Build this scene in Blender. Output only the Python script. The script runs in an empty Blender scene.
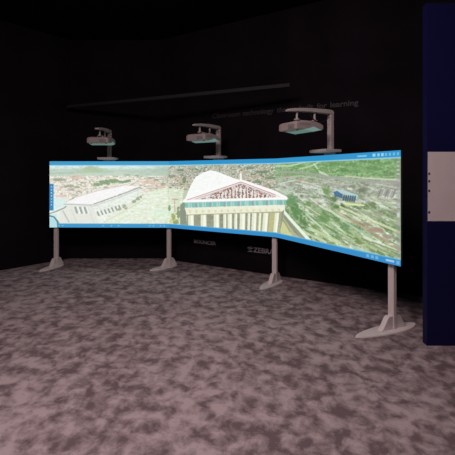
import bpy, bmesh, math
import numpy as np
from mathutils import Vector, Matrix

scene = bpy.context.scene
COL = scene.collection

# ------------------------------------------------------------------ camera
EYE = 1.585
F = 405.0                                   # focal length, in units of a 455-wide frame
HOR = 176.0
cam_d = bpy.data.cameras.new('camera')
cam_d.sensor_width = 36.0
cam_d.lens = 36.0 * F / 455.0
cam_d.shift_y = -(227.5 - HOR) / 455.0
cam_d.clip_start = 0.05
cam = bpy.data.objects.new('camera', cam_d)
cam.location = (0, 0, EYE)
cam.rotation_euler = (math.radians(90), 0, 0)
COL.objects.link(cam)
scene.camera = cam

# ------------------------------------------------------------------ world, lights, exposure
world = bpy.data.worlds.new('hall_darkness')
world.use_nodes = True
world.node_tree.nodes['Background'].inputs[0].default_value = (0.9, 0.8, 0.85, 1)
world.node_tree.nodes['Background'].inputs[1].default_value = 0.006
scene.world = world
scene.view_settings.view_transform = 'Standard'
scene.view_settings.look = 'None'
scene.view_settings.exposure = 0.0
scene.view_settings.gamma = 1.0
scene.view_settings.use_curve_mapping = False


def area(name, loc, target, sx, sy, power, color):
    l = bpy.data.lights.new(name, 'AREA')
    l.shape = 'RECTANGLE'
    l.size, l.size_y = sx, sy
    l.energy = power
    l.color = color
    o = bpy.data.objects.new(name, l)
    o.location = loc
    d = Vector(target) - Vector(loc)
    o.rotation_euler = d.to_track_quat('-Z', 'Y').to_euler()
    COL.objects.link(o)
    return o


area('hall_light', (-0.7, 1.8, 4.1), (-0.3, 3.4, 0.0), 2.0, 0.9, 118, (1.0, 0.80, 0.80))
area('aisle_light', (-1.8, 0.9, 4.1), (-0.3, 4.0, 0.2), 1.2, 0.8, 60, (1.0, 0.82, 0.82))


# ------------------------------------------------------------------ materials
def mat(name, color, rough=0.6, metal=0.0, spec=0.5, var=0.0, vscale=8.0, bump=0.0, bscale=60.0,
        emit=None, estr=0.0):
    m = bpy.data.materials.new(name)
    m.use_nodes = True
    nt = m.node_tree
    b = nt.nodes['Principled BSDF']
    b.inputs['Base Color'].default_value = (*color, 1)
    b.inputs['Roughness'].default_value = rough
    b.inputs['Metallic'].default_value = metal
    b.inputs['Specular IOR Level'].default_value = spec
    tc = nt.nodes.new('ShaderNodeTexCoord')
    if var:
        n = nt.nodes.new('ShaderNodeTexNoise')
        n.inputs['Scale'].default_value = vscale
        n.inputs['Detail'].default_value = 4
        r = nt.nodes.new('ShaderNodeValToRGB')
        r.color_ramp.elements[0].position = 0.3
        r.color_ramp.elements[1].position = 0.7
        r.color_ramp.elements[0].color = (*[c * (1 - var) for c in color], 1)
        r.color_ramp.elements[1].color = (*[min(1, c * (1 + var)) for c in color], 1)
        nt.links.new(tc.outputs['Object'], n.inputs['Vector'])
        nt.links.new(n.outputs['Fac'], r.inputs['Fac'])
        nt.links.new(r.outputs['Color'], b.inputs['Base Color'])
    if bump:
        n2 = nt.nodes.new('ShaderNodeTexNoise')
        n2.inputs['Scale'].default_value = bscale
        n2.inputs['Detail'].default_value = 3
        bp = nt.nodes.new('ShaderNodeBump')
        bp.inputs['Strength'].default_value = bump
        bp.inputs['Distance'].default_value = 0.01
        nt.links.new(tc.outputs['Object'], n2.inputs['Vector'])
        nt.links.new(n2.outputs['Fac'], bp.inputs['Height'])
        nt.links.new(bp.outputs['Normal'], b.inputs['Normal'])
    if emit:
        b.inputs['Emission Color'].default_value = (*emit, 1)
        b.inputs['Emission Strength'].default_value = estr
    return m


M_wall = mat('black_fabric', (0.0095, 0.0075, 0.0105), 0.95, spec=0.05, var=0.25, vscale=1.5, bump=0.1, bscale=300)
M_ceil = mat('black_ceiling', (0.006, 0.005, 0.006), 0.95, spec=0.05, var=0.2, vscale=2)
M_beam = mat('dark_beam_paint', (0.012, 0.011, 0.013), 0.8, var=0.1)
M_navy = mat('navy_board', (0.005, 0.005, 0.05), 0.6, spec=0.2, var=0.1, vscale=3)
M_white = mat('warm_white_powder_coat', (0.46, 0.415, 0.40), 0.5, spec=0.3, var=0.04, vscale=14)
M_post = mat('post_powder_coat', (0.78, 0.70, 0.68), 0.5, spec=0.3, var=0.04, vscale=12)
M_foot = mat('foot_powder_coat', (0.80, 0.74, 0.73), 0.55, spec=0.3, var=0.05, vscale=12)
M_proj = mat('projector_plastic', (0.36, 0.305, 0.30), 0.45, spec=0.4, var=0.05, vscale=10)
M_grille = mat('dark_grille', (0.16, 0.14, 0.14), 0.6)
M_glow = mat('underside_glow', (0.3, 0.4, 0.4), 0.1, emit=(0.45, 0.95, 0.82), estr=0.16)  # cyan emission stands for light falling on the projector's underside
M_cable = mat('black_cable', (0.02, 0.02, 0.02), 0.6)
M_back = mat('board_backing', (0.05, 0.05, 0.055), 0.6, var=0.05)
M_ink = mat('grey_vinyl_lettering', (0.55, 0.52, 0.53), 0.6, var=0.15, vscale=20)
M_ink2 = mat('faint_vinyl_lettering', (0.022, 0.020, 0.022), 0.6, var=0.3, vscale=14)
M_poster = mat('poster_paper', (0.75, 0.66, 0.66), 0.7, var=0.03)
M_posterink = mat('poster_ink', (0.03, 0.03, 0.04), 0.7)

# carpet: soft mottled pile
M_carpet = bpy.data.materials.new('mottled_plush_carpet')
M_carpet.use_nodes = True
nt = M_carpet.node_tree
bs = nt.nodes['Principled BSDF']
bs.inputs['Roughness'].default_value = 1.0
bs.inputs['Specular IOR Level'].default_value = 0.05
tc = nt.nodes.new('ShaderNodeTexCoord')
mp = nt.nodes.new('ShaderNodeMapping')
mp.inputs['Scale'].default_value = (1.0, 0.85, 1.0)
mp.inputs['Rotation'].default_value = (0, 0, 0.35)
nt.links.new(tc.outputs['Object'], mp.inputs['Vector'])
n1 = nt.nodes.new('ShaderNodeTexNoise')
n1.inputs['Scale'].default_value = 8.0
n1.inputs['Detail'].default_value = 5
n1.inputs['Roughness'].default_value = 0.62
n1.inputs['Distortion'].default_value = 0.25
n3 = nt.nodes.new('ShaderNodeTexNoise')
n3.inputs['Scale'].default_value = 1.1
n3.inputs['Detail'].default_value = 2
nt.links.new(mp.outputs['Vector'], n1.inputs['Vector'])
nt.links.new(mp.outputs['Vector'], n3.inputs['Vector'])
mx = nt.nodes.new('ShaderNodeMix')
mx.data_type = 'FLOAT'
mx.inputs['Factor'].default_value = 0.22
nt.links.new(n1.outputs['Fac'], mx.inputs['A'])
nt.links.new(n3.outputs['Fac'], mx.inputs['B'])
rp = nt.nodes.new('ShaderNodeValToRGB')
rp.color_ramp.elements[0].position = 0.415
rp.color_ramp.elements[0].color = (0.165, 0.122, 0.132, 1)
rp.color_ramp.elements[1].position = 0.59
rp.color_ramp.elements[1].color = (0.47, 0.385, 0.40, 1)
nt.links.new(mx.outputs['Result'], rp.inputs['Fac'])
nt.links.new(rp.outputs['Color'], bs.inputs['Base Color'])
nb = nt.nodes.new('ShaderNodeTexNoise')
nb.inputs['Scale'].default_value = 90
nb.inputs['Detail'].default_value = 3
bp = nt.nodes.new('ShaderNodeBump')
bp.inputs['Strength'].default_value = 0.4
bp.inputs['Distance'].default_value = 0.01
nt.links.new(tc.outputs['Object'], nb.inputs['Vector'])
nt.links.new(nb.outputs['Fac'], bp.inputs['Height'])
nt.links.new(bp.outputs['Normal'], bs.inputs['Normal'])


# ------------------------------------------------------------------ helpers
def obj(name, bm, m, parent=None, smooth=False, bevel=0.0, seg=2):
    me = bpy.data.meshes.new(name)
    bmesh.ops.recalc_face_normals(bm, faces=bm.faces)
    bm.to_mesh(me)
    bm.free()
    me.materials.append(m)
    if smooth:
        for p in me.polygons:
            p.use_smooth = True
    o = bpy.data.objects.new(name, me)
    COL.objects.link(o)
    if parent:
        o.parent = parent
    if bevel:
        b = o.modifiers.new('bevel', 'BEVEL')
        b.width = bevel
        b.segments = seg
        b.limit_method = 'ANGLE'
    return o


def add_box(bm, x0, x1, y0, y1, z0, z1):
    v = [bm.verts.new(p) for p in ((x0, y0, z0), (x1, y0, z0), (x1, y1, z0), (x0, y1, z0),
                                   (x0, y0, z1), (x1, y0, z1), (x1, y1, z1), (x0, y1, z1))]
    for f in ((0, 3, 2, 1), (4, 5, 6, 7), (0, 1, 5, 4), (1, 2, 6, 5), (2, 3, 7, 6), (3, 0, 4, 7)):
        bm.faces.new([v[i] for i in f])


def box(*a):
    bm = bmesh.new()
    add_box(bm, *a)
    return bm


def prism_x(bm, prof, x0, x1):
    """closed profile of (y, z) swept along x"""
    a = [bm.verts.new((x0, y, z)) for y, z in prof]
    b = [bm.verts.new((x1, y, z)) for y, z in prof]
    bm.faces.new(a)
    bm.faces.new(b[::-1])
    n = len(prof)
    for i in range(n):
        j = (i + 1) % n
        bm.faces.new((a[i], b[i], b[j], a[j]))


def cyl(bm, p, q, r, n=12):
    p, q = Vector(p), Vector(q)
    d = q - p
    mtx = Matrix.Translation((p + q) / 2) @ d.to_track_quat('Z', 'Y').to_matrix().to_4x4()
    bmesh.ops.create_cone(bm, cap_ends=True, segments=n, radius1=r, radius2=r, depth=d.length, matrix=mtx)


def thing(name, label, cat, loc, rotz=0, group=None):
    o = bpy.data.objects.new(name, None)
    o.empty_display_size = 0.1
    COL.objects.link(o)
    o.location = loc
    o.rotation_euler = (0, 0, rotz)
    o['label'] = label
    o['category'] = cat
    if group:
        o['group'] = group
    return o


def copy_thing(root, label, loc, rotz):
    r = root.copy()
    COL.objects.link(r)
    r.location = loc
    r.rotation_euler = (0, 0, rotz)
    r['label'] = label
    for ch in list(root.children):
        c = ch.copy()
        COL.objects.link(c)
        c.parent = r
        for g in list(ch.children):
            d = g.copy()
            COL.objects.link(d)
            d.parent = c
    return r


def struct(name, bm, m, **k):
    o = obj(name, bm, m, **k)
    o['kind'] = 'structure'
    return o


def wall(name, p, q, z0, z1, th, m):
    """wall whose visible face runs p -> q; thickness goes to the far side"""
    p, q = Vector((*p, 0)), Vector((*q, 0))
    d = q - p
    o = struct(name, box(0, d.length, 0, th, z0, z1), m)
    o.location = p
    o.rotation_euler = (0, 0, math.atan2(d.y, d.x))
    return o


# ------------------------------------------------------------------ the setting
H = 4.2
struct('floor', box(-7, 6, -3, 9.5, -0.05, 0), M_carpet)
struct('ceiling', box(-7, 6, -3, 9.5, H, H + 0.05), M_ceil)
CA = (-3.03, 7.78)
CB = (-1.29, 7.78)
dB = Vector((2.27, -1.46, 0)).normalized()
CC = (CB[0] + dB.x * 5.3, CB[1] + dB.y * 5.3)
wall('wall_left', (-5.60, 4.50), CA, 0, H, 0.08, M_wall)
wall('wall_back', CA, CB, 0, H, 0.08, M_wall)
wall('wall_right', CB, CC, 0, H, 0.08, M_wall)
# faint rail hanging high up in front of the black wall
b0, b1 = Vector((-3.0, 7.62, 0)), Vector((0.9, 5.80, 0))
bd = (b1 - b0).normalized()
bm = box(0, (b1 - b0).length, -0.03, 0.03, 2.86, 2.91)
bmesh.ops.rotate(bm, verts=bm.verts, cent=(0, 0, 0), matrix=Matrix.Rotation(math.atan2(bd.y, bd.x), 3, 'Z'))
bmesh.ops.translate(bm, verts=bm.verts, vec=b0)
struct('trim_1', bm, M_beam)

# navy partition at the right edge
part = struct('wall_front', box(1.862, 3.6, 3.78, 3.865, 0, 3.2), M_navy)

# ------------------------------------------------------------------ the three joined boards
BH, BZ0 = 1.15, 0.69
BZ1 = BZ0 + BH
P = [Vector((-3.097, 7.05, 0)), Vector((-1.013, 7.01, 0)), Vector((0.703, 5.93, 0)), Vector((1.713, 4.005, 0))]
NX, NY = 400, 225


def lin(c):
    c = np.asarray(c, float) / 255.0
    return np.where(c <= 0.04045, c / 12.92, ((c + 0.055) / 1.055) ** 2.4)


rng = np.random.default_rng(7)


def vnoise(w, h, cx, cy):
    """smooth value noise with cx by cy cells over a w by h raster"""
    g = rng.random((int(cy) + 3, int(cx) + 3))
    x = np.linspace(0, cx, w)
    y = np.linspace(0, cy, h)
    xi, yi = x.astype(int), y.astype(int)
    xf, yf = x - xi, y - yi
    xf = xf * xf * (3 - 2 * xf)
    yf = (yf * yf * (3 - 2 * yf))[:, None]
    a = g[np.ix_(yi, xi)] * (1 - xf) + g[np.ix_(yi, xi + 1)] * xf
    b = g[np.ix_(yi + 1, xi)] * (1 - xf) + g[np.ix_(yi + 1, xi + 1)] * xf
    return a * (1 - yf) + b * yf


W3 = NX * 3
IMG = np.zeros((NY, W3, 3))                 # the desktop picture, spread over the three boards (sRGB 0..255)
N_big = vnoise(W3, NY, 60, 18)
N_mid = vnoise(W3, NY, 170, 60)
N_fine = vnoise(W3, NY, 320, 110)
N_fine2 = vnoise(W3, NY, 300, 120)
N_str = vnoise(W3, NY, 90, 75)              # streaks lying along the picture
YY, XX = np.mgrid[0:NY, 0:W3].astype(float)


def dnoise(ang, lx, ly):
    """noise stretched along a direction; lx, ly = cell sizes in raster steps along and across"""
    g = rng.random((700, 700))
    u = (XX * math.cos(ang) + YY * math.sin(ang)) / lx + 200
    v = (-XX * math.sin(ang) + YY * math.cos(ang)) / ly + 350
    ui, vi = np.floor(u).astype(int), np.floor(v).astype(int)
    uf, vf = u - ui, v - vi
    uf, vf = uf * uf * (3 - 2 * uf), vf * vf * (3 - 2 * vf)
    ui %= 699
    vi %= 699
    return ((g[vi, ui] * (1 - uf) + g[vi, ui + 1] * uf) * (1 - vf) + (g[vi + 1, ui] * (1 - uf) + g[vi + 1, ui + 1] * uf) * vf)


N_d1 = dnoise(.42, 34, 4.5)
N_d2 = dnoise(.30, 22, 4.0)
N_d3 = dnoise(.10, 30, 4.0)


def S(x, y):
    """point of the desktop picture -> raster coordinates on the strip of boards"""
    k = 0 if x < 168.5 else (1 if x < 275 else 2)
    a, b = P[k], P[k + 1]
    r = (x - 227.5) / F
    t = (r * a.y - a.x) / ((b.x - a.x) - r * (b.y - a.y))
    Z = a.y + t * (b.y - a.y)
    z = EYE - (y - HOR) * Z / F
    return (k + t) * NX, (BZ1 - z) / BH * NY


def mask_poly(pts, conv=True):
    q = [S(*p) for p in pts] if conv else pts
    m = np.zeros((NY, W3), bool)
    n = len(q)
    for i in range(n):
        x0, y0 = q[i]
        x1, y1 = q[(i + 1) % n]
        if y0 == y1:
            continue
        c = ((YY >= min(y0, y1)) & (YY < max(y0, y1)) & (XX < (x1 - x0) * (YY - y0) / (y1 - y0) + x0))
        m ^= c
    return m


def fill(m, c, a=1.0):
    am = (m * a)[..., None]
    IMG[:] = IMG * (1 - am) + np.array(c, float) * am


def poly(pts, c, a=1.0):
    fill(mask_poly(pts), c, a)


def line(pts, w, c, a=1.0):
    q = [S(*p) for p in pts]
    m = np.zeros((NY, W3))
    for (x0, y0), (x1, y1) in zip(q[:-1], q[1:]):
        L = (x1 - x0) ** 2 + (y1 - y0) ** 2 + 1e-9
        t = np.clip(((XX - x0) * (x1 - x0) + (YY - y0) * (y1 - y0)) / L, 0, 1)
        d = np.hypot(XX - x0 - t * (x1 - x0), YY - y0 - t * (y1 - y0))
        m = np.maximum(m, np.clip(w / 2 + 0.5 - d, 0, 1))
    fill(m, c, a)


def blob(x, y, rx, ry, c, a=1.0, rough=0.0, soft=0.25):
    """rx, ry in picture units"""
    cx, cy = S(x, y)
    ex, _ = S(min(x + rx, 399.9), y)
    _, ey = S(x, y + ry)
    d = np.hypot((XX - cx) / max(1, abs(ex - cx)), (YY - cy) / max(1, abs(ey - cy)))
    d = d + rough * (N_mid - 0.5) * 2
    fill(np.clip((1 - d) / soft, 0, 1), c, a)


def speck(m, c, thr, n, a=1.0, soft=0.12):
    fill(m * np.clip((n - thr) / soft, 0, 1), c, a)


def vtone(stops):
    """vertical colour run, stops = (fraction, colour)"""
    f = YY[:, 0] / NY
    return np.stack([np.interp(f, [s[0] for s in stops], [s[1][i] for s in stops]) for i in range(3)], -1)


s1 = XX < NX
s2 = (XX >= NX) & (XX < 2 * NX)
s3 = XX >= 2 * NX
t1 = vtone([(0, (205, 236, 238)), (.095, (206, 232, 228)), (.13, (176, 200, 186)), (.21, (186, 204, 184)),
            (.25, (224, 214, 198)), (.5, (226, 216, 202)), (1, (230, 240, 215))])
t2 = vtone([(0, (180, 205, 190)), (.14, (170, 188, 172)), (.3, (190, 194, 176)), (.6, (196, 206, 176)), (1, (200, 215, 175))])
t3 = vtone([(0, (140, 175, 140)), (.10, (128, 168, 112)), (.22, (132, 168, 116)), (.30, (160, 168, 150)),
            (.42, (160, 165, 150)), (.6, (150, 178, 132)), (.85, (165, 185, 140)), (1, (190, 200, 160))])
# blend smoothly between the boards' tones
w12 = np.clip((XX - NX * 0.80) / (NX * 0.35), 0, 1)[..., None]
w23 = np.clip((XX - NX * 1.85) / (NX * 0.30), 0, 1)[..., None]
IMG[:] = t1[:, None, :] * (1 - w12) + t2[:, None, :] * w12
IMG[:] = IMG * (1 - w23) + t3[:, None, :] * w23

V = YY / NY
# ---- left board: distant land, hill, city
poly([(74, 173), (80, 169.5), (86, 166.6), (91, 165.6), (97, 167), (104, 169), (114, 172.5)], (170, 192, 158))
poly([(80, 172), (86, 168.6), (91, 167), (98, 169), (106, 172)], (158, 180, 138), .6)
line([(49.5, 173.5), (74, 172.5)], 5, (150, 175, 150), .7)
fill(s1 * np.clip((0.215 - abs(V - 0.13)) / .05, 0, 1) * (N_str > .6), (150, 178, 152), .35)
city = ((V > .22) & (V < .62) & (XX < NX * 1.12)).astype(float)
speck(city, (250, 248, 240), .55, N_fine)
speck(city, (202, 172, 156), .66, N_fine2, .6)
speck(city, (150, 165, 130), .68, N_mid, .7)
speck(city, (120, 120, 105), .74, N_str, .6)
for x, y, rx, ry in ((59, 180, 7, 1.4), (70, 186, 6, 1.6), (77, 187, 4, 1.3), (55, 179, 3, .9)):
    blob(x, y, rx, ry, (140, 145, 118), .85, .35)
for x, y, rx, ry in ((97, 184.5, 5, 2), (105, 182.5, 7, 2.6), (113, 181, 7, 2.2), (122, 182, 6, 1.6), (128, 181, 3, 1.2)):
    blob(x, y, rx, ry, (105, 140, 92), .95, .4)
for x, y, rx, ry in ((137, 176, 3, 1), (150, 178, 4, 1), (163, 184, 2.6, 2), (156, 180, 3, 1), (127, 175, 4, 1)):
    blob(x, y, rx, ry, (125, 140, 112), .7, .4)
for x, y, rx, ry in ((150, 182, 8, 2.2), (160, 187, 5, 1.6), (62, 196, 6, 1.6), (76, 177, 8, 1.8)):
    blob(x, y, rx, ry, (214, 172, 152), .6, .6)
# square and ground right of the museum
poly([(108, 223.5), (148, 192), (168, 187), (168.4, 224)], (226, 234, 214), .95)
poly([(168.6, 187), (184, 187), (180, 224.5), (168.6, 224)], (216, 228, 202), .85)
g = mask_poly([(108, 223.5), (148, 192), (168, 187), (168.4, 224)]) | mask_poly([(168.6, 187), (184, 187), (180, 224.5), (168.6, 224)])
speck(g, (242, 250, 238), .50, N_str, .8, .3)
speck(g, (196, 214, 170), .62, N_mid, .45)
blob(162, 214, 10, 6, (216, 246, 220), .6, .3, .8)
line([(150, 190), (158, 186.5), (168, 185)], 4, (205, 196, 165), .8)
blob(169.5, 208, 1.3, 3.3, (110, 150, 100), .9, .3)
line([(172.3, 199), (178, 199.5)], 3, (196, 140, 130), .8)
line([(174.5, 199), (174.8, 211)], 5, (206, 160, 150), .7)
for x, y, rx, ry, c in ((173.5, 217, 2.4, 5, (150, 160, 92)), (178.5, 214, 2.2, 7, (128, 140, 110)),
                        (176, 222, 4, 3, (140, 150, 90)), (171, 221, 1.6, 3, (205, 205, 130))):
    blob(x, y, rx, ry, c, .85, .4)
# lower left foreground
poly([(49.2, 205), (66, 204), (92, 205.5), (97, 224), (49.2, 224)], (226, 236, 228))
poly([(49.2, 198), (66, 198), (66, 206), (49.2, 210)], (210, 232, 228))
# museum: front, roof and long side
poly([(60, 211), (66, 205.5), (92, 206), (99, 223.5), (58, 223.5)], (224, 226, 216))
poly([(92, 206), (139, 188), (144, 193), (100, 223.5)], (234, 240, 232))
speck(mask_poly([(92, 206), (139, 188), (144, 193), (100, 223.5)]), (208, 220, 204), .55, N_mid, .7)
poly([(64, 204), (76, 197.5), (98, 191), (126, 185.2), (139, 186.4), (91, 204.6)], (247, 245, 246))
line([(64, 204.2), (91, 205.2)], 3, (165, 168, 168))
line([(91, 205), (118, 195.6), (140, 187.4)], 3.2, (140, 146, 146))
line([(91, 207), (118, 197.8), (140, 189.2)], 3, (196, 202, 200))
line([(64, 203.4), (93, 204.4)], 3, (225, 222, 222))
line([(76, 197.2), (98, 190.6), (126, 184.8)], 3, (205, 190, 182), .8)
line([(50, 213.5), (56, 211.5), (64, 208), (66, 206.4)], 4, (120, 140, 135))
line([(50, 216), (55, 217.5), (58.5, 222), (59.5, 226)], 4, (110, 140, 138))
for x in (75.3, 80.0, 84.6):
    line([(x, 207.5), (x + 1.8, 212.8)], 7, (138, 150, 140))
    line([(x + 2.6, 207.6), (x + 4.6, 213)], 4, (246, 250, 246))
line([(63, 211), (69, 222)], 5, (178, 188, 180))
line([(71, 209), (77, 223)], 3, (205, 212, 200))
line([(88, 207.5), (94, 222)], 4, (206, 214, 206))
line([(98, 209), (106, 221)], 4, (244, 248, 246))
for i, x in enumerate(np.linspace(97.5, 119, 7)):
    y = 213.8 - i * 1.05
    line([(x, y - 1.6), (x + 1.5, y + 1.6)], 5.5, (128, 140, 124))
for x, y, rx, ry in ((119.5, 209.5, 2.4, 1.8), (124, 206, 2.2, 2.6), (126, 208.5, 1.8, 1.4), (134, 201.5, 2.0, 2.0), (138, 198.5, 2.2, 2.4),
                     (141, 197, 1.3, 2)):
    blob(x, y, rx, ry, (140, 158, 128), .95, .4)
line([(104, 222), (124, 211.5), (146, 198)], 3, (196, 210, 180), .8)

# ---- middle board: town behind, temple in front
town = mask_poly([(168.6, 166), (274.9, 163), (274.9, 200), (168.6, 188)]).astype(float)
speck(town, (226, 222, 212), .55, N_fine, .9)
speck(town, (140, 132, 118), .60, N_fine2, .7)
speck(town, (105, 128, 98), .66, N_mid, .75)
speck(town, (198, 176, 150), .66, N_str, .7)
for x, y, rx, ry in ((184.5, 180, 1.8, 3.8), (172, 176, 4, 1), (180, 170, 5, 1.2), (262, 172, 8, 1.6), (270, 178, 6, 1.4),
                     (250, 168, 5, 1.4), (258, 182, 5, 1.2)):
    blob(x, y, rx, ry, (112, 132, 104), .75, .4)
for x, y, rx, ry in ((256, 176, 6, 2), (266, 186, 5, 2), (246, 172, 4, 1.4), (240, 174, 3, 1.5)):
    blob(x, y, rx, ry, (184, 162, 142), .55, .5)
line([(240.7, 174), (240.9, 180)], 7, (246, 244, 240))
# ---- right board: landscape
R_ = mask_poly([(275.1, 155), (399.9, 150), (399.9, 266), (275.1, 238)]).astype(float)
speck(R_ * (V < .30), (160, 195, 140), .52, N_str, .6, .25)
speck(R_ * (V < .28), (94, 138, 84), .60, N_mid, .6, .2)
speck(R_ * (V > .24) * (V < .52), (196, 200, 190), .54, N_str, .7, .15)
speck(R_ * (V > .24) * (V < .60), (132, 132, 120), .62, N_mid, .6, .15)
LO = np.clip((V - .36) / .1, 0, 1)
speck(R_ * LO, (226, 240, 220), .56, N_d1, .85, .2)
speck(R_ * LO, (98, 130, 84), .58, N_d2, .8, .2)
speck(R_ * LO, (176, 156, 138), .70, N_d1 * .5 + N_mid * .5, .6, .15)
speck(R_ * (V > .22) * (V < .5), (222, 228, 218), .56, N_d3, .8, .2)
speck(R_ * (V > .07) * (V < .3), (96, 140, 88), .60, N_d3, .5, .2)
speck(R_ * (V > .07), (200, 220, 186), .66, N_fine, .4)
speck(R_ * (V > .07), (96, 124, 82), .68, N_fine2, .4)
line([(276, 166), (290, 166), (305, 162), (318, 160)], 4, (205, 220, 190), .8)
line([(314, 164), (320, 172), (328, 176)], 5, (212, 228, 200), .8)
line([(300, 169), (314, 165), (320, 161)], 4, (200, 220, 180), .7)
for x, y, rx, ry, c in ((352, 164, 7, 1.8, (100, 145, 92)), (372, 168, 9, 2.2, (104, 146, 94)), (388, 163, 6, 2, (104, 148, 98)),
                        (343, 170, 6, 2.4, (88, 136, 78)), (334, 163, 5, 1.6, (104, 152, 88)), (362, 172, 9, 1.2, (128, 170, 104)),
                        (390, 174, 7, 2.6, (108, 140, 94)), (318, 170, 4, 1.6, (98, 148, 88)), (300, 166, 4, 1.4, (104, 146, 92))):
    blob(x, y, rx, ry, c, .75, .45, .5)
line([(278, 172), (304, 172.5), (330, 177), (352, 180), (375, 182), (399, 183)], 6, (168, 164, 162), .75)
line([(282, 178), (300, 176), (316, 178), (338, 184), (352, 185)], 4, (190, 186, 180), .8)
line([(345, 176), (370, 178.5), (399, 180)], 3, (212, 214, 188), .8)
line([(278, 184), (296, 180), (312, 184), (330, 190)], 4, (212, 218, 208), .7)
for x, y, rx, ry, c in ((300, 180, 5, 1.6, (196, 160, 142)), (308, 184, 5, 1.4, (190, 168, 150)), (286, 176, 4, 1.4, (178, 150, 136)),
                        (317, 201, 4, 2, (208, 196, 176)), (325, 178, 6, 1.6, (156, 160, 156)),
                        (290, 188, 6, 3, (190, 204, 190)), (284, 193, 5, 3, (178, 200, 176))):
    blob(x, y, rx, ry, c, .7, .5, .5)
# tree masses
for x, y, rx, ry, c in ((292, 201, 7, 7, (100, 148, 96)), (297, 212, 7, 9, (92, 136, 84)), (304, 222, 5, 7, (90, 128, 78)),
                        (288, 196, 3, 3, (120, 160, 112)), (311, 236, 3, 3, (98, 132, 80)), (326, 190, 6, 5, (110, 146, 84)), (334, 199, 4.5, 3, (96, 126, 82)),
                        (324, 219, 9, 6, (110, 148, 92)), (318, 226, 6, 5, (124, 156, 98)), (363, 190, 6, 4.5, (116, 128, 104)),
                        (372, 205, 6, 4, (112, 132, 88)), (343, 206, 4, 3, (78, 108, 62)), (336, 207, 5, 1.6, (96, 130, 70)),
                        (358, 241, 6, 4, (118, 140, 88)), (347, 226, 5, 4, (106, 144, 100)), (338, 237, 6, 3, (110, 150, 96)), (352, 187, 4, 2, (130, 136, 118)),
                        (308, 204, 4, 3, (112, 150, 92)), (349, 217, 4, 2.4, (120, 150, 110)), (330, 243, 6, 2, (130, 150, 94))):
    blob(x, y, rx, ry, c, .88, .5, .45)
# pale diagonal roads and furrows running down to the right
for a, b_, w, c in (((340, 207), (399, 232), 5, (222, 220, 186)), ((336, 210), (352, 222), 4, (214, 186, 160)),
                    ((346, 214), (399, 243), 4, (196, 194, 170)), ((352, 220), (399, 249), 5, (182, 150, 136)),
                    ((306, 206), (320, 215), 3, (222, 224, 204)), ((320, 206), (350, 222), 4, (206, 222, 192)),
                    ((352, 209), (399, 226), 4, (162, 160, 144)), ((362, 209), (399, 222), 3, (206, 206, 180)),
                    ((345, 222), (372, 238), 5, (176, 196, 170)), ((364, 237), (399, 252), 6, (222, 230, 206)),
                    ((368, 243), (395, 256), 4, (140, 156, 118)), ((372, 242), (399, 252), 3, (120, 132, 104)),
                    ((310, 228), (340, 243), 7, (196, 214, 164)), ((304, 232), (326, 242), 6, (206, 218, 178)),
                    ((330, 222), (346, 234), 4, (186, 214, 176)), ((352, 246), (384, 258), 5, (176, 206, 182)),
                    ((306, 214), (322, 228), 5, (204, 226, 200)), ((374, 196), (399, 202), 4, (190, 188, 168)),
                    ((366, 196), (399, 210), 3, (188, 192, 160)), ((340, 246), (374, 258), 5, (200, 222, 200))):
    line([a, b_], w, c, .8)
for x, y, rx, ry, c in ((377, 230, 10, 3, (166, 134, 126)), (366, 224, 8, 2.2, (156, 136, 122)), (388, 236, 7, 3, (154, 136, 128)),
                        (386, 192, 9, 5, (158, 160, 152)), (394, 186, 5, 5, (164, 160, 150)), (378, 214, 9, 2.6, (150, 154, 132)),
                        (393, 212, 6, 4, (148, 148, 132)), (387.5, 233.4, 2.2, 1.5, (236, 244, 232)), (391, 244, 4, 1.4, (228, 236, 220)),
                        (378, 242, 5, 1.4, (226, 234, 214)), (394, 241, 1.2, 1, (80, 80, 80)), (383, 243, 1, .8, (90, 100, 84))):
    blob(x, y, rx, ry, c, .75, .35, .5)
for i in range(6):
    line([(378 + i * 3.6, 197), (381 + i * 3.6, 190)], 3, (200, 202, 196) if i % 2 else (122, 124, 120), .7)
line([(376, 184), (397, 188)], 3, (210, 208, 196), .7)
# long hall with the blue roof
poly([(333, 191), (341, 189.5), (358, 195), (357, 199.5), (346, 194)], (178, 208, 206))
poly([(333.6, 192), (337, 190.8), (343, 194.5), (342, 198.4), (334.5, 196)], (76, 116, 150))
for i in range(6):
    x = 343.6 + i * 2.2
    line([(x + .6, 195.8 + i * .2), (x - .4, 199.8 + i * .2)], 5, (76, 104, 122))
blob(350, 189, 3, 1.4, (226, 232, 220), .8, .3)
poly([(345, 201.5), (352, 203), (366, 205), (346, 206)], (190, 208, 140), .9)
line([(344, 203.6), (364, 205.4)], 3, (226, 232, 176))
# pale temple side running down beside the pediment
poly([(281, 211), (284, 209), (306, 236), (303.5, 240), (280, 222)], (150, 156, 128))
poly([(278.5, 212), (281, 214), (299, 239.6), (278, 237.5)], (178, 180, 148))
poly([(279.5, 218), (285, 224), (294, 237.5), (281, 235)], (204, 208, 152))
line([(282, 218), (290, 232)], 3, (140, 150, 96))
line([(282.4, 209.8), (292, 221), (310, 241)], 10, (230, 244, 228))
line([(280.8, 212), (299, 236)], 3, (128, 140, 122))
line([(275.5, 206), (284, 205.6), (284.5, 211), (280, 212)], 6, (222, 232, 206))

# ---- temple in front
# side colonnade in shade left of temple front
poly([(180, 205), (185, 201), (187, 226), (180, 226)], (140, 150, 132))
# roof
poly([(184.5, 200.5), (187.5, 193), (190.5, 186), (195.5, 177.3), (203, 172.6), (210, 170.3), (216, 171.3), (226, 175.2), (235, 178.6), (241, 180.2)], (249, 251, 248))
ms = mask_poly([(188, 196), (192, 186), (198, 177.5), (205, 173), (214, 172.6), (234, 180)])
speck(ms, (228, 234, 228), .60, N_fine, .4)
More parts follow.
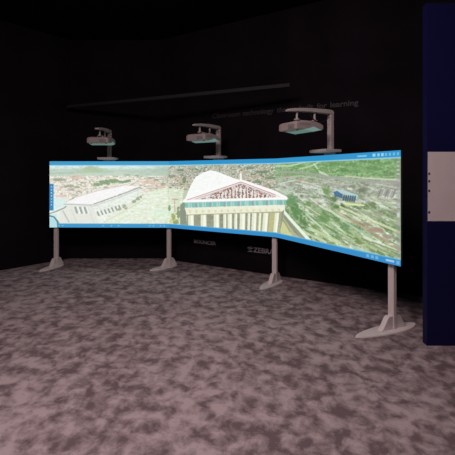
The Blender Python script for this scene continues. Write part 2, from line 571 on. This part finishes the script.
# columns zone
poly([(187, 211), (284, 208), (284, 216), (279, 234.5), (187, 230)], (156, 160, 138))
speck(mask_poly([(187, 211), (284, 208), (279, 234.5), (187, 230)]), (130, 138, 120), .5, N_mid, .6)
poly([(256, 214), (282, 212), (279, 234.5), (252, 233)], (196, 196, 136), .5)
for x, hw, dx, lo in ((191, 3.0, .4, 230), (203.6, 3.0, .3, 230.6), (216.6, 2.9, .2, 231.4), (225.0, 1.6, 0, 231.8), (230.0, 2.3, 0, 232),
                      (236.0, 1.6, -.2, 232.2), (242.8, 2.9, -.4, 232.6), (249.2, 1.4, -.6, 233), (254.6, 2.5, -.9, 233.4), (260.4, 1.3, -1.2, 233.8),
                      (266.2, 2.7, -1.7, 234), (277.4, 2.2, -2.6, 236.5)):
    poly([(x - hw, 213), (x + hw, 213), (x + hw + dx, lo), (x - hw + dx, lo)], (228, 232, 208))
    poly([(x - hw * .1, 213), (x + hw * .65, 213), (x + hw * .65 + dx, lo), (x - hw * .1 + dx, lo)], (246, 248, 232))
    line([(x + hw, 213), (x + hw + dx, lo)], 2.5, (150, 152, 130), .8)
poly([(270, 213), (274.8, 213), (272.5, 234), (268, 233)], (204, 202, 140), .5)
# entablature
poly([(184.6, 207.5), (285.2, 205), (284.6, 209), (281, 212.5), (187, 215)], (236, 238, 218))
for i, x in enumerate(np.linspace(190, 279, 15)):
    y = 211.6 - i * .13
    blob(x, y, 1.8, 1.9, (220, 212, 160), .8, 0, .6)
line([(186.5, 215), (282, 212)], 3, (160, 156, 118), .7)
# teal frieze
poly([(184.8, 202.5), (286, 199.6), (285.6, 204.8), (185.2, 207.8)], (128, 196, 184))
for i, x in enumerate(np.linspace(189, 281, 14)):
    y = 205.0 - (x - 189) * .031
    line([(x, y - 1.8), (x, y + 1.8)], 7, (168, 148, 168) if i % 2 else (200, 212, 206), .75)
    line([(x + 2.2, y - 1.8), (x + 2.2, y + 1.8)], 4, (196, 224, 218), .7)
# tympanum
poly([(184, 201.6), (241.2, 180.2), (286.6, 199)], (238, 230, 226))
tm = mask_poly([(198, 199.3), (240.8, 183.6), (276, 197.2)]).astype(float)
speck(tm, (122, 98, 92), .50, N_fine2 * .5 + N_fine * .5, .95, .08)
speck(tm, (178, 92, 84), .66, N_mid, .7)
for i, x in enumerate(np.linspace(204, 270, 19)):
    top = 183.8 + abs(x - 241) * (.37 if x < 241 else .40) + 2.4
    if top < 197:
        line([(x, 198), (x + (.8 if i % 3 else -.9), max(top, 188))], 4.5, (244, 236, 230), .85)
        line([(x + 1.7, 197.5), (x + 1.9, max(top, 190))], 3, (105, 92, 84), .7)
line([(184, 200.6), (241, 180.6), (286.6, 198.2)], 8, (252, 250, 250))
line([(187, 200), (241, 181.9), (274.9, 194.8)], 2.4, (190, 138, 136), .9)
line([(196, 198.9), (241, 183.8), (274.9, 196.6)], 2.0, (160, 152, 150), .7)
line([(183.6, 201.4), (230, 200), (286.6, 198.6)], 7, (252, 252, 250))
line([(185, 203), (286, 199.9)], 2, (178, 206, 206), .8)

# the left board is the palest of the three, washed towards white
wash = (np.clip((NX * 1.15 - XX) / (NX * .5), 0, 1) * .22)[..., None]
IMG[:] = IMG * (1 - wash) + np.array((250, 252, 248.0)) * wash

# grain over everything
gr = (vnoise(W3, NY, 420, 130) - .5) * 16
IMG += gr[..., None]

# ---- window bars of the desktop
bar = lambda c: np.array(c, float)
f_top = (V < .062)
f_bot = (V > .942) & (XX > NX * .062)
fill(f_top, (44, 148, 204))
fill(f_top & (XX < NX), (74, 158, 202), .7)
fill((V >= .055) & (V < .068), (150, 208, 228), .8)
fill(f_bot, (52, 142, 202))
fill((V >= .936) & (V < .950) & (XX > NX * .062), (140, 200, 220), .5)
fill(f_bot & s1, (78, 160, 206), .5)
fill((XX < NX * .034) & (V > .34) & (V < .745), (52, 142, 196))
for i in range(7):
    fill((XX > 4) & (XX < 9) & (V > .38 + i * .045) & (V < .395 + i * .045), (190, 222, 236))
fill((XX < NX * .06) & (V > .80), (190, 228, 238), .7)
fill(np.hypot((XX) / 26, (YY - NY) / 34) < 1, (176, 222, 232), .8)
line([(49.6, 215.8), (54, 217), (57.3, 221.5), (58, 226.8)], 5, (90, 140, 150))
bx = 2 * NX
for i, u in enumerate((.845, .872, .896, .918, .940, .962, .985)):
    fill((abs(XX - bx - u * NX) < (4 if i == 0 else 2.6)) & (abs(V - .03) < .013), (170, 222, 246), .85 if i < 3 else .5)
fill((XX > bx + .735 * NX) & (XX < bx + .80 * NX) & (abs(V - .032) < .007), (150, 214, 240), .8)
for u in (.805, .835, .862):
    fill((abs(XX - bx - u * NX) < 3.4) & (abs(V - .972) < .014), (150, 204, 230), .6)
fill((XX > bx + .915 * NX) & (XX < bx + .965 * NX) & (abs(V - .972) < .008), (196, 224, 240), .75)
fill((abs(XX - bx - .985 * NX) < 4) & (abs(V - .972) < .015), (130, 180, 220), .8)
for u in (.08, .11, .45, .52, .58, .84, .87, .93, .96):
    fill((abs(XX - u * NX) < 3) & (abs(V - .970) < .008), (170, 214, 234), .6)
# cooler, slightly darker right hand edge column of the desktop
fill((XX > bx + .975 * NX) & (V > .07) & (V < .93), (150, 152, 150), .45)
for i in range(4):
    fill((abs(XX - bx - .987 * NX) < 3) & (abs(V - (.10 + i * .035)) < .006), (205, 215, 205), .7)
fill((abs(XX - bx - .987 * NX) < 3) & (abs(V - .56) < .02), (215, 220, 215), .7)
np.clip(IMG, 0, 255, out=IMG)

# the picture surface: a luminous screen material that reads the picture from the mesh's colour layer
M_pic = bpy.data.materials.new('luminous_desktop_picture')
M_pic.use_nodes = True
nt = M_pic.node_tree
b = nt.nodes['Principled BSDF']
b.inputs['Base Color'].default_value = (0.02, 0.02, 0.02, 1)
b.inputs['Roughness'].default_value = 0.6
b.inputs['Specular IOR Level'].default_value = 0.1
at = nt.nodes.new('ShaderNodeAttribute')
at.attribute_name = 'picture'
nt.links.new(at.outputs['Color'], b.inputs['Emission Color'])
b.inputs['Emission Strength'].default_value = 1.0

board_labels = [
    'left board of the curved display, showing a hill, pale city and long white-roofed building',
    'middle board of the curved display, showing a white temple front with teal frieze',
    'right board of the curved display, showing green landscape, roads and a blue-roofed hall']
frames = []
for k in range(3):
    a, c = P[k], P[k + 1]
    L = (c - a).length
    th = math.atan2(c.y - a.y, c.x - a.x)
    mid = (a + c) / 2
    frames.append((mid, th, L))
    root = thing('display_board', board_labels[k], 'display board', (mid.x, mid.y, BZ0), th, 'joined boards of the curved display')
    # backing slab with a thin rim
    bm = box(-L / 2 + .003, L / 2 - .003, 0.004, 0.030, 0.003, BH - .003)
    obj('back_panel', bm, M_back, root, bevel=.002)
    # picture surface
    xs = np.linspace(-L / 2, L / 2, NX + 1)
    zs = np.linspace(BH, 0, NY + 1)
    gx, gz = np.meshgrid(xs, zs)
    nv = gx.size
    co = np.zeros((nv, 3))
    co[:, 0] = gx.ravel()
    co[:, 2] = gz.ravel()
    idx = np.arange(nv).reshape(NY + 1, NX + 1)
    quads = np.stack([idx[1:, :-1], idx[1:, 1:], idx[:-1, 1:], idx[:-1, :-1]], -1).reshape(-1, 4)
    me = bpy.data.meshes.new('picture_surface')
    me.vertices.add(nv)
    me.vertices.foreach_set('co', co.ravel())
    me.loops.add(quads.size)
    me.loops.foreach_set('vertex_index', quads.ravel().astype(np.int32))
    me.polygons.add(len(quads))
    me.polygons.foreach_set('loop_start', np.arange(0, quads.size, 4, dtype=np.int32))
    me.polygons.foreach_set('loop_total', np.full(len(quads), 4, dtype=np.int32))
    me.update(calc_edges=True)
    sx = np.clip(np.round(np.arange(NX + 1)), 0, NX - 1).astype(int) + k * NX
    sy = np.clip(np.arange(NY + 1), 0, NY - 1)
    colr = lin(IMG[np.ix_(sy, sx)]).reshape(-1, 3)
    ca = me.color_attributes.new('picture', 'FLOAT_COLOR', 'POINT')
    ca.data.foreach_set('color', np.concatenate([colr, np.ones((nv, 1))], 1).ravel())
    me.materials.append(M_pic)
    pic = bpy.data.objects.new('picture_surface', me)
    COL.objects.link(pic)
    pic.parent = root

# ------------------------------------------------------------------ floor stands
def make_stand(label, loc, rz, rear=0.39, front=0.44):
    """local -y points out to the viewers"""
    t = thing('display_stand', label, 'stand', loc, rz, 'stands of the curved display')
    # almond shaped base plate
    bm = bmesh.new()
    n = 40
    lo, hi = [], []
    for i in range(n):
        a = 2 * math.pi * i / n
        y = -math.cos(a) * (front if math.cos(a) > 0 else rear)
        x = math.sin(a) * abs(math.sin(a)) ** 0.25 * 0.108
        lo.append(bm.verts.new((x, y, 0.0)))
        hi.append(bm.verts.new((x * .96, y * .985, 0.016)))
    bm.faces.new(lo)
    bm.faces.new(hi[::-1])
    for i in range(n):
        j = (i + 1) % n
        bm.faces.new((lo[i], lo[j], hi[j], hi[i]))
    obj('base_plate', bm, M_foot, t, bevel=.003)
    # upright
    obj('post', box(-.037, .037, -.022, .022, .016, BZ0 + BH - .06), M_post, t, bevel=.004)
    # groove cover on the post
    obj('cable_cover', box(-.012, .012, -.025, -.022, .20, BZ0 - .02), M_post, t)
    for s in (-1, 1):
        bm = bmesh.new()
        prism_x(bm, [(s * .022, .016), (s * .185, .016), (s * .15, .045), (s * .095, .13), (s * .07, .150), (s * .022, .150)], -.030, .030)
        obj('gusset', bm, M_foot, t, bevel=.006)
    return t


def on_board(k, u, back):
    """point u metres from the board's middle, `back` metres behind its face"""
    mid, th, L = frames[k]
    return Vector((mid.x + u * math.cos(th) - back * math.sin(th), mid.y + u * math.sin(th) + back * math.cos(th), 0))


def norm_rz(nx, ny):
    """rotation that turns local -y to (nx, ny)"""
    return math.atan2(nx, -ny)


p1 = on_board(0, -frames[0][2] / 2 + .085, .075)
p4 = on_board(2, frames[2][2] / 2 - .165, .075)
p2 = P[1] + Vector((-.012, .085, 0))
p3 = P[2] + Vector((-.0, .085, 0))
st = make_stand('pale stand under the left end of the display, farthest left', (p1.x, p1.y, 0), norm_rz(-.22, -.95), rear=.17)
copy_thing(st, 'pale slim stand under the joint of the left and middle boards', (p2.x, p2.y, 0), norm_rz(-.62, -.78))
copy_thing(st, 'pale stand beside the ZEBRA lettering, under the joint of middle and right boards', (p3.x, p3.y, 0), norm_rz(-.56, -.83))
make_stand('nearest and largest pale stand with almond-shaped foot, under the right end', (p4.x, p4.y, 0), norm_rz(-.90, -.44), rear=.34, front=.50)

# ------------------------------------------------------------------ projector mounts
def make_mount(label, loc, rz):
    """origin at the middle of the board's top edge; local -y points out over the picture"""
    t = thing('projector_mount', label, 'projector mount', loc, rz, 'projector arms above the display')
    bm = bmesh.new()
    add_box(bm, -.145, .145, -.20, .05, .028, .062)
    obj('top_plate', bm, M_white, t, bevel=.006)
    obj('clamp', box(-.10, .10, -.010, .05, .0, .028), M_white, t, bevel=.003)
    obj('column', box(-.035, .035, -.018, .032, .062, .49), M_white, t, bevel=.006)
    # arm, thick at the column with a rounded shoulder, slimmer at the tip
    bm = bmesh.new()
    prism_x(bm, [(.036, .49), (.036, .515), (.026, .533), (.005, .543), (-.05, .545), (-.30, .542), (-.50, .528), (-.62, .512),
                 (-.645, .500), (-.64, .485), (-.60, .483), (-.50, .492), (-.30, .498), (-.06, .495)], -.033, .033)
    obj('arm', bm, M_white, t, bevel=.005)
    for y, zt in ((-.50, .487), (-.24, .494)):
        bm = bmesh.new()
        cyl(bm, (0, y, .405), (0, y, zt), .013, 12)
        cyl(bm, (0, y, .395), (0, y, .405), .035, 16)
        obj('hanger', bm, M_white, t, smooth=False)
    # cable drooping from the arm into the column
    cu = bpy.data.curves.new('cable', 'CURVE')
    cu.dimensions = '3D'
    cu.bevel_depth = .004
    sp = cu.splines.new('BEZIER')
    pts = [(.03, -.34, .47), (.035, -.26, .40), (.035, -.12, .40), (.03, -.03, .46)]
    sp.bezier_points.add(len(pts) - 1)
    for q, pt in zip(sp.bezier_points, pts):
        q.co = pt
        q.handle_left_type = q.handle_right_type = 'AUTO'
    tmp = bpy.data.objects.new('tmp', cu)
    COL.objects.link(tmp)
    me = bpy.data.meshes.new_from_object(tmp.evaluated_get(bpy.context.evaluated_depsgraph_get()))
    bpy.data.objects.remove(tmp)
    me.materials.append(M_cable)
    o = bpy.data.objects.new('cable', me)
    COL.objects.link(o)
    o.parent = t
    return t


mlab = ['pale bracket arm and column above the left board, holding the left projector',
        'pale bracket arm and column above the middle board, holding the middle projector',
        'pale bracket arm and column above the right board, longest and nearest of the three']
mount = None
for k in range(3):
    off = (0.0, 0.0, 0.06)[k]
    q = on_board(k, off, 0.012)
    if mount is None:
        mount = make_mount(mlab[k], (q.x, q.y, BZ1), frames[k][1])
    else:
        copy_thing(mount, mlab[k], (q.x, q.y, BZ1), frames[k][1])


# ------------------------------------------------------------------ projectors
def make_projector(label, loc, rz):
    """hangs upside down; local -y is the front away from the board; origin at the middle of its top"""
    t = thing('projector', label, 'projector', loc, rz, 'projectors hanging over the display')
    W = .172
    # side outline (y, z): a low shell, domed towards the middle, hollowed below where the beam leaves
    prof_mid = [(-.238, -.112), (-.240, -.036), (-.225, -.022), (-.15, -.010), (-.02, -.004), (.10, -.012), (.17, -.026), (.215, -.045),
                (.222, -.098), (.12, -.106), (.02, -.112), (-.06, -.114), (-.14, -.114)]
    prof_side = [(-.226, -.108), (-.228, -.048), (-.213, -.034), (-.14, -.024), (-.02, -.018), (.10, -.026), (.16, -.038), (.200, -.055),
                 (.207, -.094), (.12, -.102), (.02, -.108), (-.06, -.110), (-.14, -.110)]
    rows = [(-W, prof_side), (-W + .02, [(a * .5 + c * .5, b_ * .3 + d * .7) for (a, b_), (c, d) in zip(prof_side, prof_mid)]),
            (-W + .06, prof_mid), (0, prof_mid), (W - .06, prof_mid),
            (W - .02, [(a * .5 + c * .5, b_ * .3 + d * .7) for (a, b_), (c, d) in zip(prof_side, prof_mid)]), (W, prof_side)]
    bm = bmesh.new()
    rings = [[bm.verts.new((x, y * (.82 if y > 0 else .97), z)) for y, z in pr] for x, pr in rows]
    for r0, r1 in zip(rings[:-1], rings[1:]):
        n = len(r0)
        for i in range(n):
            j = (i + 1) % n
            bm.faces.new((r0[i], r1[i], r1[j], r0[j]))
    bm.faces.new(rings[0])
    bm.faces.new(rings[-1][::-1])
    obj('body', bm, M_proj, t, bevel=.006)
    # added glowing wedge: beam and screen light on the underside, put in as emission
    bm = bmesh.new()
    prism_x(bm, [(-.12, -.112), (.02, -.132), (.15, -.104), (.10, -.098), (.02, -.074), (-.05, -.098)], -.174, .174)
    obj('underside_glow_wedge', bm, M_glow, t)
    # louvres on both side faces, front grille
    for s in (-1, 1):
        bm = bmesh.new()
        for i in range(7):
            y = -.17 + i * .022
            x0, x1 = sorted((s * (W - .002), s * (W + .0012)))
            add_box(bm, x0, x1, y, y + .008, -.062, -.044)
        obj('air_vent', bm, M_grille, t)
    bm = bmesh.new()
    for i in range(4):
        z = -.100 + i * .013
        add_box(bm, .03, .135, -.2345, -.2280, z, z + .005)
    obj('front_grille', bm, M_grille, t)
    bm = bmesh.new()
    add_box(bm, -.05, .05, -.09, .09, -.004, .010)
    obj('mounting_plate', bm, M_white, t, bevel=.002)
    for sx in (-1, 1):
        bm = bmesh.new()
        cyl(bm, (sx * .12, -.17, -.124), (sx * .12, -.17, -.112), .012, 12)
        obj('foot', bm, M_grille, t)
    return t


plab = ['off-white short-throw projector hanging over the left board, smallest of three in view',
        'off-white short-throw projector hanging over the middle board',
        'off-white short-throw projector hanging over the right board, nearest and largest']
pj = None
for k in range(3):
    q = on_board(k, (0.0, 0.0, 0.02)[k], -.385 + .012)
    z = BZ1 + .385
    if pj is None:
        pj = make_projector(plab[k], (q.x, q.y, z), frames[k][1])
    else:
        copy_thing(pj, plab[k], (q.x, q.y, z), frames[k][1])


# ------------------------------------------------------------------ lettering on the black wall
def word_mesh(text, cap, width):
    """one word of flat cut letters as a mesh, fitted to a width; origin at its left, mid-height"""
    cu = bpy.data.curves.new('word', 'FONT')
    cu.body = text
    cu.size = cap / 0.70
    cu.extrude = 0.0015
    cu.offset = 0.002
    tmp = bpy.data.objects.new('tmp', cu)
    COL.objects.link(tmp)
    me = bpy.data.meshes.new_from_object(tmp.evaluated_get(bpy.context.evaluated_depsgraph_get()))
    bpy.data.objects.remove(tmp)
    bm = bmesh.new()
    bm.from_mesh(me)
    bpy.data.meshes.remove(me)
    x0, x1 = min(v.co.x for v in bm.verts), max(v.co.x for v in bm.verts)
    for v in bm.verts:
        v.co.x = (v.co.x - x0) * (width / (x1 - x0) if width else 1.0)
        v.co.y -= cap / 2
    bmesh.ops.rotate(bm, verts=bm.verts, cent=(0, 0, 0), matrix=Matrix.Rotation(math.radians(90), 3, 'X'))
    return bm, (width if width else x1 - x0)


def on_wall(s_, z):
    nrm = Vector((dB.y, -dB.x, 0))
    return Vector((CB[0], CB[1], z)) + dB * s_ + nrm * 0.0035


TH = math.atan2(dB.y, dB.x)
WL = math.hypot(2.27, 1.46)
t = thing('wall_slogan', 'faint grey slogan sentence high on the black wall above the display', 'lettering', on_wall(.452 * WL, 2.635), TH)
words = [word_mesh(w, .080, None) for w in 'Classroom technology that is built for learning'.split()]
total = sum(w for _, w in words) + .045 * (len(words) - 1)
k_ = (1.388 - .452) * WL / total
x = 0.0
for bm, w in words:
    bmesh.ops.scale(bm, verts=bm.verts, vec=(k_, 1, 1))
    o = obj('word', bm, M_ink2, t)
    o.location.x = x
    x += (w + .045) * k_
bm, w = word_mesh('BOUNCER', .062, .178 * WL)
o = obj('wall_lettering', bm, M_ink)
o.location = on_wall(.303 * WL, .405)
o.rotation_euler = (0, 0, TH)
o['label'] = 'small grey brand word low on the black wall, left of the ZEBRA word'
o['category'] = 'lettering'
t = thing('wall_logo', 'grey ZEBRA word with striped emblem low on the black wall by the third stand', 'logo', on_wall(.712 * WL, .372), TH)
bm, w = word_mesh('ZEBRA', .078, .142 * WL)
o = obj('word', bm, M_ink, t)
o.location.x = .12
for (pts) in (((0, .010), (.095, .036), (.095, .048), (.02, .032)), ((.02, -.008), (.105, .012), (.105, .024), (.035, .010)),
              ((0, -.044), (.10, -.036), (.10, -.022), (.05, -.024))):
    bm = bmesh.new()
    a_ = [bm.verts.new((x, -.0015, z)) for x, z in pts]
    b_ = [bm.verts.new((x, .0015, z)) for x, z in pts]
    bm.faces.new(a_)
    bm.faces.new(b_[::-1])
    for q in range(4):
        w = (q + 1) % 4
        bm.faces.new((a_[q], b_[q], b_[w], a_[w]))
    obj('emblem_stripe', bm, M_ink, t)

# ------------------------------------------------------------------ poster on the navy partition
pt_ = thing('poster', 'white printed poster on the navy partition at the right edge', 'poster', (1.868, 3.776, 1.165))
obj('sheet', box(0, .62, -.002, .002, 0, .645), M_poster, pt_)
for z in (.43, .36, .27, .07):
    bm = box(.003, .02, -.0032, -.0018, z, z + .022)
    obj('printed_mark', bm, M_posterink, pt_)
